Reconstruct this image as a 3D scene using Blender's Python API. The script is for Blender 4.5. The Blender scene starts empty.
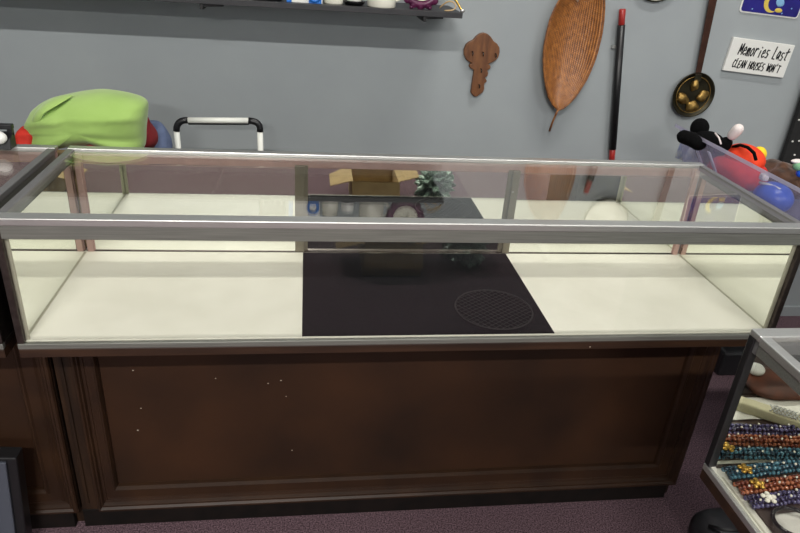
import bpy, bmesh, math, random
from mathutils import Vector, Matrix, Euler
from mathutils import noise as mnoise
random.seed(7)
PI = math.pi
scene = bpy.context.scene
C = scene.collection

# ------------------------------------------------------------------ camera
YAW, PITCH, ROLL, FPX = 0.15764, 0.458395, 0.072937, 661.05
CAM = Vector((0.5983, -1.25206, 1.50033))
fw = Vector((math.sin(YAW)*math.cos(PITCH), math.cos(YAW)*math.cos(PITCH), -math.sin(PITCH)))
rt = Vector((math.cos(YAW), -math.sin(YAW), 0)); up = rt.cross(fw)
r2 = math.cos(ROLL)*rt + math.sin(ROLL)*up
u2 = -math.sin(ROLL)*rt + math.cos(ROLL)*up
cam = bpy.data.objects.new('camera', bpy.data.cameras.new('camera')); C.objects.link(cam)
m3 = Matrix((r2, u2, -fw)).transposed()
cam.matrix_world = Matrix.Translation(CAM) @ m3.to_4x4()
cam.data.sensor_width = 36; cam.data.lens = FPX/800*36; cam.data.clip_start = .02
scene.camera = cam

def at(x, y, X=None, Y=None, Z=None):
    """where a viewing direction measured in the photograph meets a plane of the place"""
    d = fw + (x-400)/FPX*r2 + (266.5-y)/FPX*u2
    t = (X-CAM.x)/d.x if X is not None else (Y-CAM.y)/d.y if Y is not None else (Z-CAM.z)/d.z
    return CAM + t*d

# ------------------------------------------------------------------ world, lamps, exposure
w = bpy.data.worlds.new('world'); scene.world = w; w.use_nodes = True
w.node_tree.nodes['Background'].inputs[0].default_value = (.75, .85, 1, 1)
w.node_tree.nodes['Background'].inputs[1].default_value = .05
def area(name, loc, sx, sy, power, col=(1, .975, .93)):
    l = bpy.data.lights.new(name, 'AREA'); l.shape = 'RECTANGLE'; l.size = sx; l.size_y = sy
    l.energy = power; l.color = col
    o = bpy.data.objects.new(name, l); o.location = loc; C.objects.link(o); return o
area('ceiling_tube_near', (-.25, -3.78, 3.96), 1.5, .13, 530)
area('ceiling_tube_near_right', (3.2, -3.78, 3.96), 1.5, .13, 230)
area('ceiling_tube_far', (-.10, -8.60, 3.96), 1.5, .2, 1000)
area('ceiling_tube_counter', (1.75, 0.12, 3.96), 1.2, .12, 110)
vs = scene.view_settings
vs.view_transform = 'Standard'; vs.look = 'None'; vs.gamma = 1; vs.use_curve_mapping = False
vs.exposure = -1.08
scene.cycles.transparent_max_bounces = 40
scene.cycles.max_bounces = 14
scene.cycles.glossy_bounces = 8

# ------------------------------------------------------------------ materials
def s2l(c):
    return tuple(((v/255)/12.92 if v/255 <= .04045 else ((v/255+.055)/1.055)**2.4) for v in c)
def mat(name, col, rough=.6, metal=0, noise=None, col2=None, bump=0, spec=.5, stretch=None, sheen=0, lo=.35, hi=.65, detail=5):
    m = bpy.data.materials.new(name); m.use_nodes = True
    nt = m.node_tree; b = nt.nodes['Principled BSDF']
    b.inputs['Base Color'].default_value = (*s2l(col), 1); b.inputs['Roughness'].default_value = rough
    b.inputs['Metallic'].default_value = metal; b.inputs['Specular IOR Level'].default_value = spec
    if sheen: b.inputs['Sheen Weight'].default_value = sheen
    if noise:
        tc = nt.nodes.new('ShaderNodeTexCoord'); mp = nt.nodes.new('ShaderNodeMapping')
        if stretch: mp.inputs['Scale'].default_value = stretch
        n = nt.nodes.new('ShaderNodeTexNoise'); n.inputs['Scale'].default_value = noise; n.inputs['Detail'].default_value = detail
        nt.links.new(tc.outputs['Object'], mp.inputs['Vector']); nt.links.new(mp.outputs[0], n.inputs['Vector'])
        if col2:
            r = nt.nodes.new('ShaderNodeValToRGB')
            r.color_ramp.elements[0].position = lo; r.color_ramp.elements[1].position = hi
            r.color_ramp.elements[0].color = (*s2l(col), 1); r.color_ramp.elements[1].color = (*s2l(col2), 1)
            nt.links.new(n.outputs['Fac'], r.inputs[0]); nt.links.new(r.outputs[0], b.inputs['Base Color'])
        if bump:
            bp = nt.nodes.new('ShaderNodeBump'); bp.inputs['Strength'].default_value = bump; bp.inputs['Distance'].default_value = .004
            nt.links.new(n.outputs['Fac'], bp.inputs['Height']); nt.links.new(bp.outputs[0], b.inputs['Normal'])
    return m
def clear(name, tint, ior=1.5, haze=0, hazecol=(200, 205, 225)):
    """a pane: lets light straight through, mirrors by Fresnel"""
    m = bpy.data.materials.new(name); m.use_nodes = True; nt = m.node_tree; nt.nodes.clear()
    o = nt.nodes.new('ShaderNodeOutputMaterial'); mix = nt.nodes.new('ShaderNodeMixShader')
    t = nt.nodes.new('ShaderNodeBsdfTransparent'); t.inputs[0].default_value = (*tint, 1)
    g = nt.nodes.new('ShaderNodeBsdfGlossy'); g.inputs['Roughness'].default_value = .0 if not haze else .15
    g.inputs[0].default_value = (1, 1, 1, 1)
    f = nt.nodes.new('ShaderNodeFresnel'); geo = nt.nodes.new('ShaderNodeNewGeometry')
    mr = nt.nodes.new('ShaderNodeMapRange'); mr.inputs[3].default_value = ior; mr.inputs[4].default_value = 1/ior
    nt.links.new(geo.outputs['Backfacing'], mr.inputs[0]); nt.links.new(mr.outputs[0], f.inputs['IOR'])
    src = t.outputs[0]
    if haze:
        d = nt.nodes.new('ShaderNodeBsdfDiffuse'); d.inputs[0].default_value = (*s2l(hazecol), 1)
        tl = nt.nodes.new('ShaderNodeBsdfTranslucent'); tl.inputs[0].default_value = (*s2l(hazecol), 1)
        ad = nt.nodes.new('ShaderNodeMixShader'); nt.links.new(d.outputs[0], ad.inputs[1]); nt.links.new(tl.outputs[0], ad.inputs[2])
        mh = nt.nodes.new('ShaderNodeMixShader'); mh.inputs[0].default_value = haze
        nt.links.new(src, mh.inputs[1]); nt.links.new(ad.outputs[0], mh.inputs[2]); src = mh.outputs[0]
    nt.links.new(f.outputs[0], mix.inputs[0]); nt.links.new(src, mix.inputs[1]); nt.links.new(g.outputs[0], mix.inputs[2])
    nt.links.new(mix.outputs[0], o.inputs[0]); return m

M = {}
M['wall'] = mat('grey_wall_paint', (150, 156, 159), .75, noise=3, col2=(156, 162, 164), bump=.05)
M['ceil'] = mat('ceiling_white', (215, 213, 205), .9)
M['carpet'] = mat('mauve_carpet', (62, 48, 53), 1, noise=240, col2=(130, 106, 114), bump=.6, spec=.1, lo=.38, hi=.68)
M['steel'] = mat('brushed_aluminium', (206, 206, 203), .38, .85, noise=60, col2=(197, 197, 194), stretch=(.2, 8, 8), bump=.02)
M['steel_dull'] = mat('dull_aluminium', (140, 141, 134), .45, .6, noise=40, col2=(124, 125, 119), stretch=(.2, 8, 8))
M['steel_dark'] = mat('dark_reflection_aluminium', (92, 84, 80), .38, .9, noise=50, col2=(70, 63, 60), lo=.3, hi=.7)  # dark room mirrored in the front posts is put into the base colour
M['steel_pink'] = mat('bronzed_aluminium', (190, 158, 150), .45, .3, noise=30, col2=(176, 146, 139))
M['rail_shadow'] = mat('shaded_satin_rail', (132, 131, 131), .4, .5)  # darker copy of the rail aluminium, its dark reflections put into the colour
M['channel'] = mat('olive_grey_channel', (122, 117, 102), .45, .4)
M['beige'] = mat('satin_beige_metal', (186, 184, 166), .45, .3)
M['glass'] = clear('showcase_glass', (.962, .965, .953))
M['mirror'] = mat('door_mirror', (244, 246, 240), .012, 1)
M['deck'] = mat('white_laminate_deck', (236, 234, 222), .55, noise=9, col2=(228, 226, 213), bump=.02)
M['wood'] = mat('dark_walnut_stain', (46, 30, 18), .5, noise=7, col2=(28, 18, 11), stretch=(6, 6, .6), bump=.15, spec=.3)
M['wood_h'] = mat('dark_walnut_rail', (56, 36, 22), .42, noise=7, col2=(36, 23, 15), stretch=(.5, 6, 6), bump=.12)
M['panel'] = mat('mottled_walnut_panel', (54, 32, 17), .6, noise=4, col2=(31, 18, 10), bump=.1, spec=.25, detail=9, lo=.3, hi=.75)
M['wood_edge'] = mat('worn_walnut_moulding', (50, 32, 19), .4, noise=9, col2=(38, 24, 15), spec=.35)
M['kick'] = mat('black_kickboard', (22, 16, 14), .7, noise=20, col2=(14, 11, 10), spec=.15)
M['black'] = mat('black_plastic', (24, 24, 26), .4)
M['blackshelf'] = mat('black_shelf_laminate', (38, 38, 42), .5, noise=20, col2=(44, 44, 47))
M['felt'] = mat('black_felt', (12, 13, 17), .95, noise=80, col2=(18, 19, 23), bump=.15, spec=.15)
M['white'] = mat('white_plastic', (225, 225, 220), .4)
M['scratch'] = mat('pale_scuff', (190, 180, 165), .7)

# ------------------------------------------------------------------ helpers
def tag(o, label=None, cat=None, group=None, kind=None):
    if label: o['label'] = label
    if cat: o['category'] = cat
    if group: o['group'] = group
    if kind: o['kind'] = kind
    return o
def thing(name, label, cat, loc=(0, 0, 0), rz=0, group=None):
    o = bpy.data.objects.new(name, None); C.objects.link(o); o.location = loc; o.rotation_euler = (0, 0, rz)
    o.empty_display_size = .05
    return tag(o, label, cat, group)
def obj(name, bm, m, parent=None, smooth=False, bevel=0, sub=0):
    me = bpy.data.meshes.new(name)
    bmesh.ops.recalc_face_normals(bm, faces=bm.faces)
    bm.to_mesh(me); bm.free()
    if smooth:
        for p in me.polygons: p.use_smooth = True
    for mm in (m if isinstance(m, (list, tuple)) else [m]): me.materials.append(mm)
    o = bpy.data.objects.new(name, me); C.objects.link(o)
    if parent: o.parent = parent
    if bevel:
        b = o.modifiers.new('bevel', 'BEVEL'); b.width = bevel; b.segments = 2; b.limit_method = 'ANGLE'; b.angle_limit = .7
    if sub:
        s = o.modifiers.new('sub', 'SUBSURF'); s.levels = sub; s.render_levels = sub
    return o
def bx(x0, x1, y0, y1, z0, z1, bm=None, mi=0):
    bm = bm or bmesh.new()
    v = [bm.verts.new((x, y, z)) for z in (z0, z1) for y in (y0, y1) for x in (x0, x1)]
    for f in ((0, 2, 3, 1), (4, 5, 7, 6), (0, 1, 5, 4), (2, 6, 7, 3), (0, 4, 6, 2), (1, 3, 7, 5)):
        bm.faces.new([v[i] for i in f]).material_index = mi
    return bm
def hexa(pts, bm=None):
    """eight corners, bottom ring then top ring"""
    bm = bm or bmesh.new(); v = [bm.verts.new(p) for p in pts]
    for f in ((3, 2, 1, 0), (4, 5, 6, 7), (0, 1, 5, 4), (1, 2, 6, 5), (2, 3, 7, 6), (3, 0, 4, 7)): bm.faces.new([v[i] for i in f])
    return bm
def tube(path, r, seg=12, bm=None, cap=True, closed=False):
    bm = bm or bmesh.new(); path = [Vector(p) for p in path]; n = len(path); rings = []
    rr = r if isinstance(r, (list, tuple)) else [r]*n
    ref = None
    for i, p in enumerate(path):
        a = path[(i-1) % n] if (i > 0 or closed) else p; b = path[(i+1) % n] if (i < n-1 or closed) else p
        t = (b-a).normalized()
        if ref is None: ref = t.orthogonal().normalized()
        ref = (ref - ref.dot(t)*t).normalized(); s = t.cross(ref)
        rings.append([bm.verts.new(p + rr[i]*(math.cos(2*PI*k/seg)*ref + math.sin(2*PI*k/seg)*s)) for k in range(seg)])
    for i in range(n if closed else n-1):
        A, B = rings[i], rings[(i+1) % n]
        for k in range(seg): bm.faces.new((A[k], A[(k+1) % seg], B[(k+1) % seg], B[k]))
    if cap and not closed: bm.faces.new(rings[0][::-1]); bm.faces.new(rings[-1])
    return bm
def lathe(prof, seg=40, bm=None, axis='Z', origin=(0, 0, 0)):
    """profile of (radius, height) turned about an axis; closed at radius 0"""
    bm = bm or bmesh.new(); O = Vector(origin); rings = []
    def P(r, h, a):
        c, s = r*math.cos(a), r*math.sin(a)
        return O + (Vector((c, s, h)) if axis == 'Z' else Vector((c, -h, s)))
    for r, h in prof:
        rings.append([bm.verts.new(P(0, h, 0))] if r < 1e-6 else [bm.verts.new(P(r, h, 2*PI*k/seg)) for k in range(seg)])
    for A, B in zip(rings, rings[1:]):
        for k in range(seg):
            k2 = (k+1) % seg
            if len(A) == 1 and len(B) > 1: bm.faces.new((A[0], B[k], B[k2]))
            elif len(B) == 1 and len(A) > 1: bm.faces.new((A[k], B[0], A[k2]))
            elif len(A) > 1: bm.faces.new((A[k], B[k], B[k2], A[k2]))
    return bm
def prism(outline, y0, y1, bm=None):
    """outline of (x, z) points extruded along y"""
    bm = bm or bmesh.new()
    a = [bm.verts.new((x, y0, z)) for x, z in outline]; b = [bm.verts.new((x, y1, z)) for x, z in outline]
    bm.faces.new(a); bm.faces.new(b[::-1]); n = len(a)
    for i in range(n): bm.faces.new((a[i], b[i], b[(i+1) % n], a[(i+1) % n]))
    return bm
def blob(c, r, seg=28, rings=18, wob=0, freq=8, bm=None, power=2, seed=0):
    """a soft lump: superellipsoid with wobble"""
    bm = bm or bmesh.new(); c = Vector(c); g = []
    def sp(v, e): return math.copysign(abs(v)**e, v)
    e = 2/power
    for i in range(rings+1):
        th = -PI/2 + PI*i/rings; row = []
        for k in range(1 if i in (0, rings) else seg):
            a = 2*PI*k/seg
            d = Vector((sp(math.cos(th), e)*sp(math.cos(a), e)*r[0], sp(math.cos(th), e)*sp(math.sin(a), e)*r[1], sp(math.sin(th), e)*r[2]))
            if wob: d *= 1 + wob*mnoise.noise((d + Vector((seed, 0, 0)))*freq)
            row.append(bm.verts.new(c+d))
        g.append(row)
    for A, B in zip(g, g[1:]):
        for k in range(seg):
            k2 = (k+1) % seg
            if len(A) == 1: bm.faces.new((A[0], B[k], B[k2]))
            elif len(B) == 1: bm.faces.new((A[k], A[k2], B[0]))
            else: bm.faces.new((A[k], A[k2], B[k2], B[k]))
    return bm
def copy_tree(o, parent=None):
    c = o.copy(); C.objects.link(c)
    if parent: c.parent = parent
    for ch in list(o.children): copy_tree(ch, c)
    return c

# ------------------------------------------------------------------ the room
WY = 1.24
XL, XR, YF, ZC = -3.4, 4.0, -10.0, 4.0
def struct(name, bm, m): return tag(obj(name, bm, m), kind='structure')
struct('floor', bx(XL, XR, YF, WY, -.08, 0), M['carpet'])
struct('ceiling', bx(XL, XR, YF, WY, ZC, ZC+.08), M['ceil'])
struct('wall_back', bx(XL-.1, XR+.1, WY, WY+.1, -.08, ZC+.08), M['wall'])
struct('wall_front', bx(XL-.1, XR+.1, YF-.1, YF, -.08, ZC+.08), M['wall'])
struct('wall_left', bx(XL-.1, XL, YF, WY, -.08, ZC+.08), M['wall'])
struct('wall_right', bx(XR, XR+.1, YF, WY, -.08, ZC+.08), M['wall'])
struct('baseboard_back', bx(XL, XR, WY-.012, WY, 0, .05), M['wall'])

# ------------------------------------------------------------------ showcases
D, ZT, ZB, Y0 = .487, .975, .691, .15
def make_case(label, loc, L, base0, base1, doors, finger, post='steel_pink', endm='mirror'):
    corner = endm == 'glass'; RY = D-.014 if corner else D-.030
    t = thing('display_case', label, 'display case', loc)
    # wooden base
    b0, b1 = base0, base1
    body = obj('base_cabinet', bx(b0, b1, Y0+.016, D-.005, .0, ZB-.036), M['wood'], t)
    pl, pr_, pb, pt = b0+.1, b1-.082, .14, .60
    obj('front_panel', bx(pl-.005, pr_+.005, Y0+.010, Y0+.017, pb-.005, pt+.005), M['panel'], t)
    for x0, x1 in ((b0, pl-.05), (b1-.003, b1)):
        obj('stile', bx(x0, x1, Y0-.002, Y0+.017, .06, ZB-.036), M['wood'], t, bevel=.002)
    obj('upper_rail', bx(pl-.05, pr_+.078, Y0-.002, Y0+.017, pt+.035, ZB-.036), M['wood_h'], t, bevel=.002)
    # moulding frame round the panel: a wide, stepped, mitred profile
    prof = [(0, .004), (0, -.012), (.04, -.017), (.12, -.018), (.18, -.012), (.24, -.012), (.30, -.004), (.40, -.002), (.46, -.006), (.52, -.005), (.80, -.004), (.85, -.009), (.90, -.009), (.97, .000), (1, .012)]
    def ring(u, y):
        v = 1-u
        return [(pl-.055*v, Y0+y, pb-.078*v), (pr_+.081*v, Y0+y, pb-.078*v), (pr_+.081*v, Y0+y, pt+.04*v), (pl-.055*v, Y0+y, pt+.04*v)]
    bm = bmesh.new(); rs = [[bm.verts.new(p) for p in ring(u, y)] for u, y in prof+[(1, .017), (0, .017)]]
    for A, B in zip(rs, rs[1:]+rs[:1]):
        for k in range(4): bm.faces.new((A[k], A[(k+1) % 4], B[(k+1) % 4], B[k]))
    obj('moulding_frame', bm, M['wood_edge'], t)
    obj('plinth_board', bx(b0, b1-.020, Y0-.004, Y0+.016, 0, .0615), M['kick'], t, bevel=.002)
    # stile mouldings that carry the vertical grooves seen beside the joint
    for x0, x1 in ((b0+.012, b0+.022),):
        obj('stile_bead', bx(x0, x1, Y0-.007, Y0, .085, ZB-.036), M['wood'], t, bevel=.003)
    # box floor
    obj('wood_lip', bx(0, L, 0.001, D, ZB-.036, ZB-.014), M['wood_h'], t, bevel=.002)
    obj('deck', bx(.0065, L-.0065, .012, D-.005, ZB-.0135, ZB+.001), M['deck'], t)
    # metal rails
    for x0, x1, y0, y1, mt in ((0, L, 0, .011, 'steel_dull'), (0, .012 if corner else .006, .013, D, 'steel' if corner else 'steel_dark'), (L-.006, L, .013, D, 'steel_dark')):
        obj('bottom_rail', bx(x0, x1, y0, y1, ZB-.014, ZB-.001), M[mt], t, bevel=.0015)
    r = .026
    fr = obj('front_top_rail', bx(0, L, 0, r+.006, ZT-.016, ZT), M['steel'], t, bevel=.002)
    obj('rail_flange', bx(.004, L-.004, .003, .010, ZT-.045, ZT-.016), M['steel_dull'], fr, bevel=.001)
    rr = obj('rear_top_rail', bx(0, L, D-r, D, ZT-.012, ZT), M['steel'], t, bevel=.002)
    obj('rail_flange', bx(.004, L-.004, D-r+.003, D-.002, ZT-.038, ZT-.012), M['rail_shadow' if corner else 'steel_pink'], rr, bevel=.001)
    for x0 in (0, L-r+.003):
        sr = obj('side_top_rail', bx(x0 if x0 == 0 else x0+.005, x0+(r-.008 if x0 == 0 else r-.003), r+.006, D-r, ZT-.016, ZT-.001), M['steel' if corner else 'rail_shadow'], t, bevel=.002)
        xf = x0+.002 if x0 == 0 else x0+r-.012
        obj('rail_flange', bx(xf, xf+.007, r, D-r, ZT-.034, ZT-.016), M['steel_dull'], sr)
    for x0 in (0, L-.014):
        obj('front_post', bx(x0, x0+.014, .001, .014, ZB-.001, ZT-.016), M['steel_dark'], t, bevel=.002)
    for x0 in (.0105, L-.0105-.010):
        po = obj('corner_angle', bx(x0, x0+.010, .0145, .019, ZB+.001, ZT-.017), M['beige'], t, bevel=.001)
    for x0 in (.0101, L-.0131):
        obj('deck_channel', bx(x0, x0+.003, .02, D-.04, ZB+.0011, ZB+.0018), M['beige'], t)
    for x0 in (0, L-.022):
        if corner:
            bm = bx(.0 if x0 < .1 else L-.014, .014 if x0 < .1 else L, D-.014, D, ZB, ZT-.012)
        else:
            bm = bx(x0, x0+.022, D-.030, D-.016, ZB, ZT-.012)
            bx(x0+.003, x0+.019, D-.036, D-.030, ZB, ZT-.030, bm)
            bmesh.ops.translate(bm, verts=bm.verts, vec=(.0125 if x0 < .1 else -.0125, 0, 0))
        obj('rear_post', bm, M[post], t, bevel=.0015)
    # glass
    obj('top_glass', bx(.010, L-.010, .012, D-.012, ZT-.0095, ZT-.0045), M['glass'], t)
    obj('front_glass', bx(.014, L-.014, .0045, .0095, ZB, ZT-.045), M['glass'], t)
    for x0 in (.005, L-.010):
        obj('end_mirror' if endm == 'mirror' else 'end_glass', bx(x0, x0+.005, .015, D-.03, ZB+.0012, ZT-.035), M[endm], t)
        if endm == 'mirror':
            xb = .0015 if x0 < .1 else L-.0045
            obj('end_backing', bx(xb, xb+.003, .015, D-.03, ZB+.0012, ZT-.035), M['steel_dark'], t)
    # mirrored sliding doors
    for k, (x0, x1, yo) in enumerate(doors):
        y = RY+yo*(.5 if corner else 1)
        d = obj('mirror_door', bx(x0, x1, y, y+.004, ZB+.003, ZT-.038), M['mirror'], t)
        if k < len(doors)-1:
            bm = bx(x1-.024, x1+.002, y-.004, y+.006, ZB+.003, ZT-.030); obj('edge_channel', bm, M['channel'], d, bevel=.001)
        if k > 0:
            obj('edge_channel', bx(x0-.003, x0+.018, y-.005, y+.005, ZB+.003, ZT-.030), M['channel'], d, bevel=.001)
            for zz in (.75, .885): obj('channel_screw', blob((x0+.003, y-.006, zz), (.0022, .0015, .0022), 8, 6), M['steel'], d, smooth=True)
        for fx in finger:
            if x0 < fx < x1:
                pth = [(fx+.013*math.cos(a), y-.001, ZB+.016+.013*math.sin(a)) for a in [2*PI*i/24 for i in range(24)]]
                obj('finger_pull', tube(pth, .0014, 6, closed=True), M['black'], d, smooth=True)
    obj('door_track', bx(.014, L-.014, RY-.004, RY+.013, ZB+.0005, ZB+.003), M['steel_dark'], t)
    return t

L1 = 1.74
case = make_case('long empty glass-topped showcase with white deck on dark carved wood base, centre of the view', (0, 0, 0), L1, 0, 1.722,
                 [(.035, .592, 0), (.585, 1.182, .007), (1.172, L1-.035, 0)], [])
for px in ((132, 373), (140, 411), (281, 383), (286, 399), (137, 433), (292, 453), (215, 381), (268, 386), (590, 347)):
    p = at(*px, Y=Y0-.001 if px[1] > 350 else 0)
    y = Y0+.0095 if px[1] > 350 else -.0002
    obj('scuff_mark', bx(p.x-.0025*random.random()-.001, p.x+.0015, y, y+.0012, p.z-.001, p.z+.001), M['scratch'], case)
lcase = make_case('left neighbouring showcase, its right end glass butted against the long one', (-L1-.028, 0, 0), L1, .02, L1+.023,
                  [(.035, .592, 0), (.585, 1.182, .007), (1.172, L1-.035, 0)], [])
rcase = make_case('nearer showcase at lower right holding rows of beaded bracelets', (1.312, -.907, 0), 1.50, .45, 1.48,
                  [(.014, .75, 0), (.745, 1.486, .007)], [], 'black', 'glass')

# felt and round mat in the long case
bm = bmesh.new(); nx, ny = 20, 16; g = []
for j in range(ny+1):
    g.append([bm.verts.new((.590+(1.180-.590)*i/nx, .014+(.450-.014)*j/ny, ZB+.0022+.0005*mnoise.noise((i*.5, j*.5, 0)))) for i in range(nx+1)])
for j in range(ny):
    for i in range(nx): bm.faces.new((g[j][i], g[j][i+1], g[j+1][i+1], g[j+1][i]))
o = obj('felt_mat', bm, M['felt']); s = o.modifiers.new('t', 'SOLIDIFY'); s.thickness = .001; s.offset = -1
tag(o, 'black felt mat lying across the middle of the white showcase deck', 'mat')
M['lattice'] = mat('charcoal_lattice', (27, 27, 29), .8)
cx, cy, R = 1.060, .125, .096
bm = tube([(cx+R*math.cos(2*PI*i/40), cy+R*math.sin(2*PI*i/40), ZB+.0050) for i in range(40)], .0018, 6, closed=True)
for k in range(-7, 8):
    d = k*.0125; h = math.sqrt(max(0, (R-.001)**2-d*d))
    for a in (.6, .6+PI/2):
        c_, s_ = math.cos(a), math.sin(a)
        p = Vector((cx-s_*d-c_*h, cy+c_*d-s_*h, ZB+.0048)); q = Vector((cx-s_*d+c_*h, cy+c_*d+s_*h, ZB+.0048))
        tube([p, q], .0007, 4, bm)
tag(obj('trivet', bm, M['lattice']), 'round dark lattice trivet lying on the black felt', 'trivet')

# ------------------------------------------------------------------ wall shelf and what stands on it
SZ = 1.300
sh = thing('wall_shelf', 'long black wall shelf above the showcases with its right end in view', 'shelf', (0, WY, 0))
obj('shelf_board', bx(-1.9, 1.100, -.25, -.001, SZ-.017, SZ), M['blackshelf'], sh, bevel=.001)
for x in (.972, .27, -.75):
    b = obj('bracket', bx(x, x+.012, -.245, -.001, SZ-.034, SZ-.017), M['black'], sh, bevel=.002)
    obj('bracket_tab', hexa([(x+.012, -.240, SZ-.026), (x+.070, -.225, SZ-.024), (x+.070, -.205, SZ-.024), (x+.012, -.215, SZ-.026), (x+.012, -.240, SZ-.017), (x+.070, -.225, SZ-.017), (x+.070, -.205, SZ-.017), (x+.012, -.215, SZ-.017)]), M['black'], b)

M['blue'] = mat('bright_blue_print', (30, 110, 200), .35)
M['glaze'] = mat('cream_glaze', (224, 222, 208), .25)
M['plum'] = mat('plum_enamel', (96, 30, 72), .35, noise=60, col2=(70, 20, 55))
M['cream'] = mat('clock_face_cream', (226, 224, 205), .5)
M['gold'] = mat('gold_metal', (205, 165, 80), .3, .9)
M['tan'] = mat('tan_ribbon', (188, 160, 118), .6)
M['rubyblack'] = mat('black_gloss', (15, 15, 18), .2)
SY = 1.05
def on_shelf(px, py=4): return at(px, py, Y=SY).x
# black ornament with pale dots, far left of the group
x = on_shelf(268); t = thing('trinket_box', 'small black trinket box with pale studs at the left of the shelf items', 'box', (x, SY, SZ))
obj('box_body', bx(-.045, .045, -.03, .03, 0, .055), M['rubyblack'], t, bevel=.006)
obj('lid', bx(-.048, .048, -.033, .033, .055, .068), M['rubyblack'], t, bevel=.005)
bm = bmesh.new()
for q in (-.03, -.008, .012, .034): blob((q, -.031, .012+.01*abs(q)*10), (.003, .003, .003), 8, 6, bm=bm)
obj('stud', bm, M['white'], t, smooth=True)
# white carton with blue print
x = on_shelf(305); t = thing('printed_carton', 'white carton with bright blue ends on the wall shelf', 'carton', (x, SY, SZ))
obj('carton_body', bx(-.042, .055, -.035, .035, 0, .085), M['white'], t, bevel=.002)
obj('blue_end', bx(-.058, -.0421, -.036, .036, 0, .086), M['blue'], t, bevel=.002)
bm = tube([(.030+.018*math.cos(a), -.037, .030+.022*math.sin(a)) for a in [2*PI*i/20 for i in range(20)]], .006, 6, closed=True)
obj('blue_ring_print', bm, M['blue'], t, smooth=True)
bm = bx(.012, .052, -.0365, -.0351, .001, .020); obj('blue_flower_print', bm, M['blue'], t)
# squat white pot
x = on_shelf(334); t = thing('jar', 'squat cream jar between the blue carton and the black candle dish', 'jar', (x, SY+.005, SZ))
obj('jar_body', lathe([(0, 0), (.030, 0), (.031, .004), (.030, .05), (.026, .06), (.026, .066)]), M['glaze'], t, True)
obj('lid', lathe([(.0, .066), (.028, .066), (.028, .074), (.008, .078), (.007, .088), (0, .09)]), M['glaze'], t, True)
# black dish with white candle
x = on_shelf(354); t = thing('candle_dish', 'black dish holding a round white candle on the shelf', 'candle holder', (x, SY+.0, SZ))
obj('dish', lathe([(0, 0), (.028, 0), (.036, .010), (.036, .014), (.026, .010), (0, .008)]), M['rubyblack'], t, True)
obj('candle', lathe([(0, .008), (.021, .008), (.023, .014), (.023, .05), (.019, .054), (0, .054)]), M['white'], t, True)
# white cup
x = on_shelf(381); t = thing('mug', 'plain cream mug standing left of the plum clock', 'mug', (x, SY-.012, SZ))
obj('mug_body', lathe([(0, 0), (.044, 0), (.046, .003), (.046, .02), (.046, .088), (.043, .088), (.042, .02), (.034, .008), (0, .008)]), M['glaze'], t, True)
obj('handle', tube([(.044+.024*math.sin(a), .006, .047+.027*math.cos(a)) for a in [PI*i/12 for i in range(13)]], .0045, 8), M['glaze'], t, True)
# plum clock
x = on_shelf(420, 5); t = thing('table_clock', 'round table clock with plum petal rim and cream face on the shelf', 'clock', (x, SY-.015, SZ))
RC = .070
bm = lathe([(0, -.010), (RC*.7, -.010), (RC, -.006), (RC, .006), (RC*.75, .012), (RC*.72, .006), (0, .006)], 48, axis='Y', origin=(0, 0, RC+.003))
for k in range(16):
    a = 2*PI*k/16; blob((RC*.90*math.cos(a), -.001, RC+.003+RC*.90*math.sin(a)), (.013, .008, .013), 12, 8, bm=bm)
obj('clock_rim', bm, M['plum'], t, True)
fc = obj('clock_face', lathe([(0, .0065), (RC*.66, .0065), (RC*.66, .009), (0, .009)], 40, axis='Y', origin=(0, 0, RC+.003)), M['cream'], t)
bm = bmesh.new()
for k in range(12):
    a = 2*PI*k/12; c0 = Vector((math.sin(a), 0, math.cos(a))); o_ = Vector((0, -.0095, RC+.003))
    tube([o_+c0*RC*.52, o_+c0*RC*.62], .0011, 4, bm)
obj('hour_mark', bm, M['black'], fc)
obj('clock_hands', tube([(-.022, -.0105, RC+.003-.006), (0, -.0105, RC+.003), (.012, -.0105, RC+.003-.022)], .0014, 4), M['black'], fc)
for s in (-1, 1): obj('foot', blob((s*.030, 0, .006), (.008, .008, .006), 12, 8), M['plum'], t, True)
# ribbon and gold bow near the shelf end
x = on_shelf(447, 8); t = thing('ribbon_spray', 'tan and gold ribbon spray at the right end of the shelf', 'ribbon', (x, SY-.01, SZ))
obj('tan_ribbon', tube([(-.03, 0, .004), (-.01, -.02, .03), (.008, -.028, .034), (.026, -.034, .018), (.012, -.038, .003), (-.02, -.03, .003)], .0035, 6), M['tan'], t, True, sub=1)
obj('gold_ribbon', tube([(-.012, .01, .05), (.008, -.004, .048), (.026, -.02, .03), (.036, -.036, .012), (.040, -.044, .004)], .004, 6), M['gold'], t, True, sub=1)
obj('silver_tip', blob((.041, -.044, .006), (.008, .006, .006), 12, 8), M['steel'], t, True)

# ------------------------------------------------------------------ things hanging on the wall
def wl(px, Y=1.225): p = at(*px, Y=Y); return (p.x, p.z)
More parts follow.
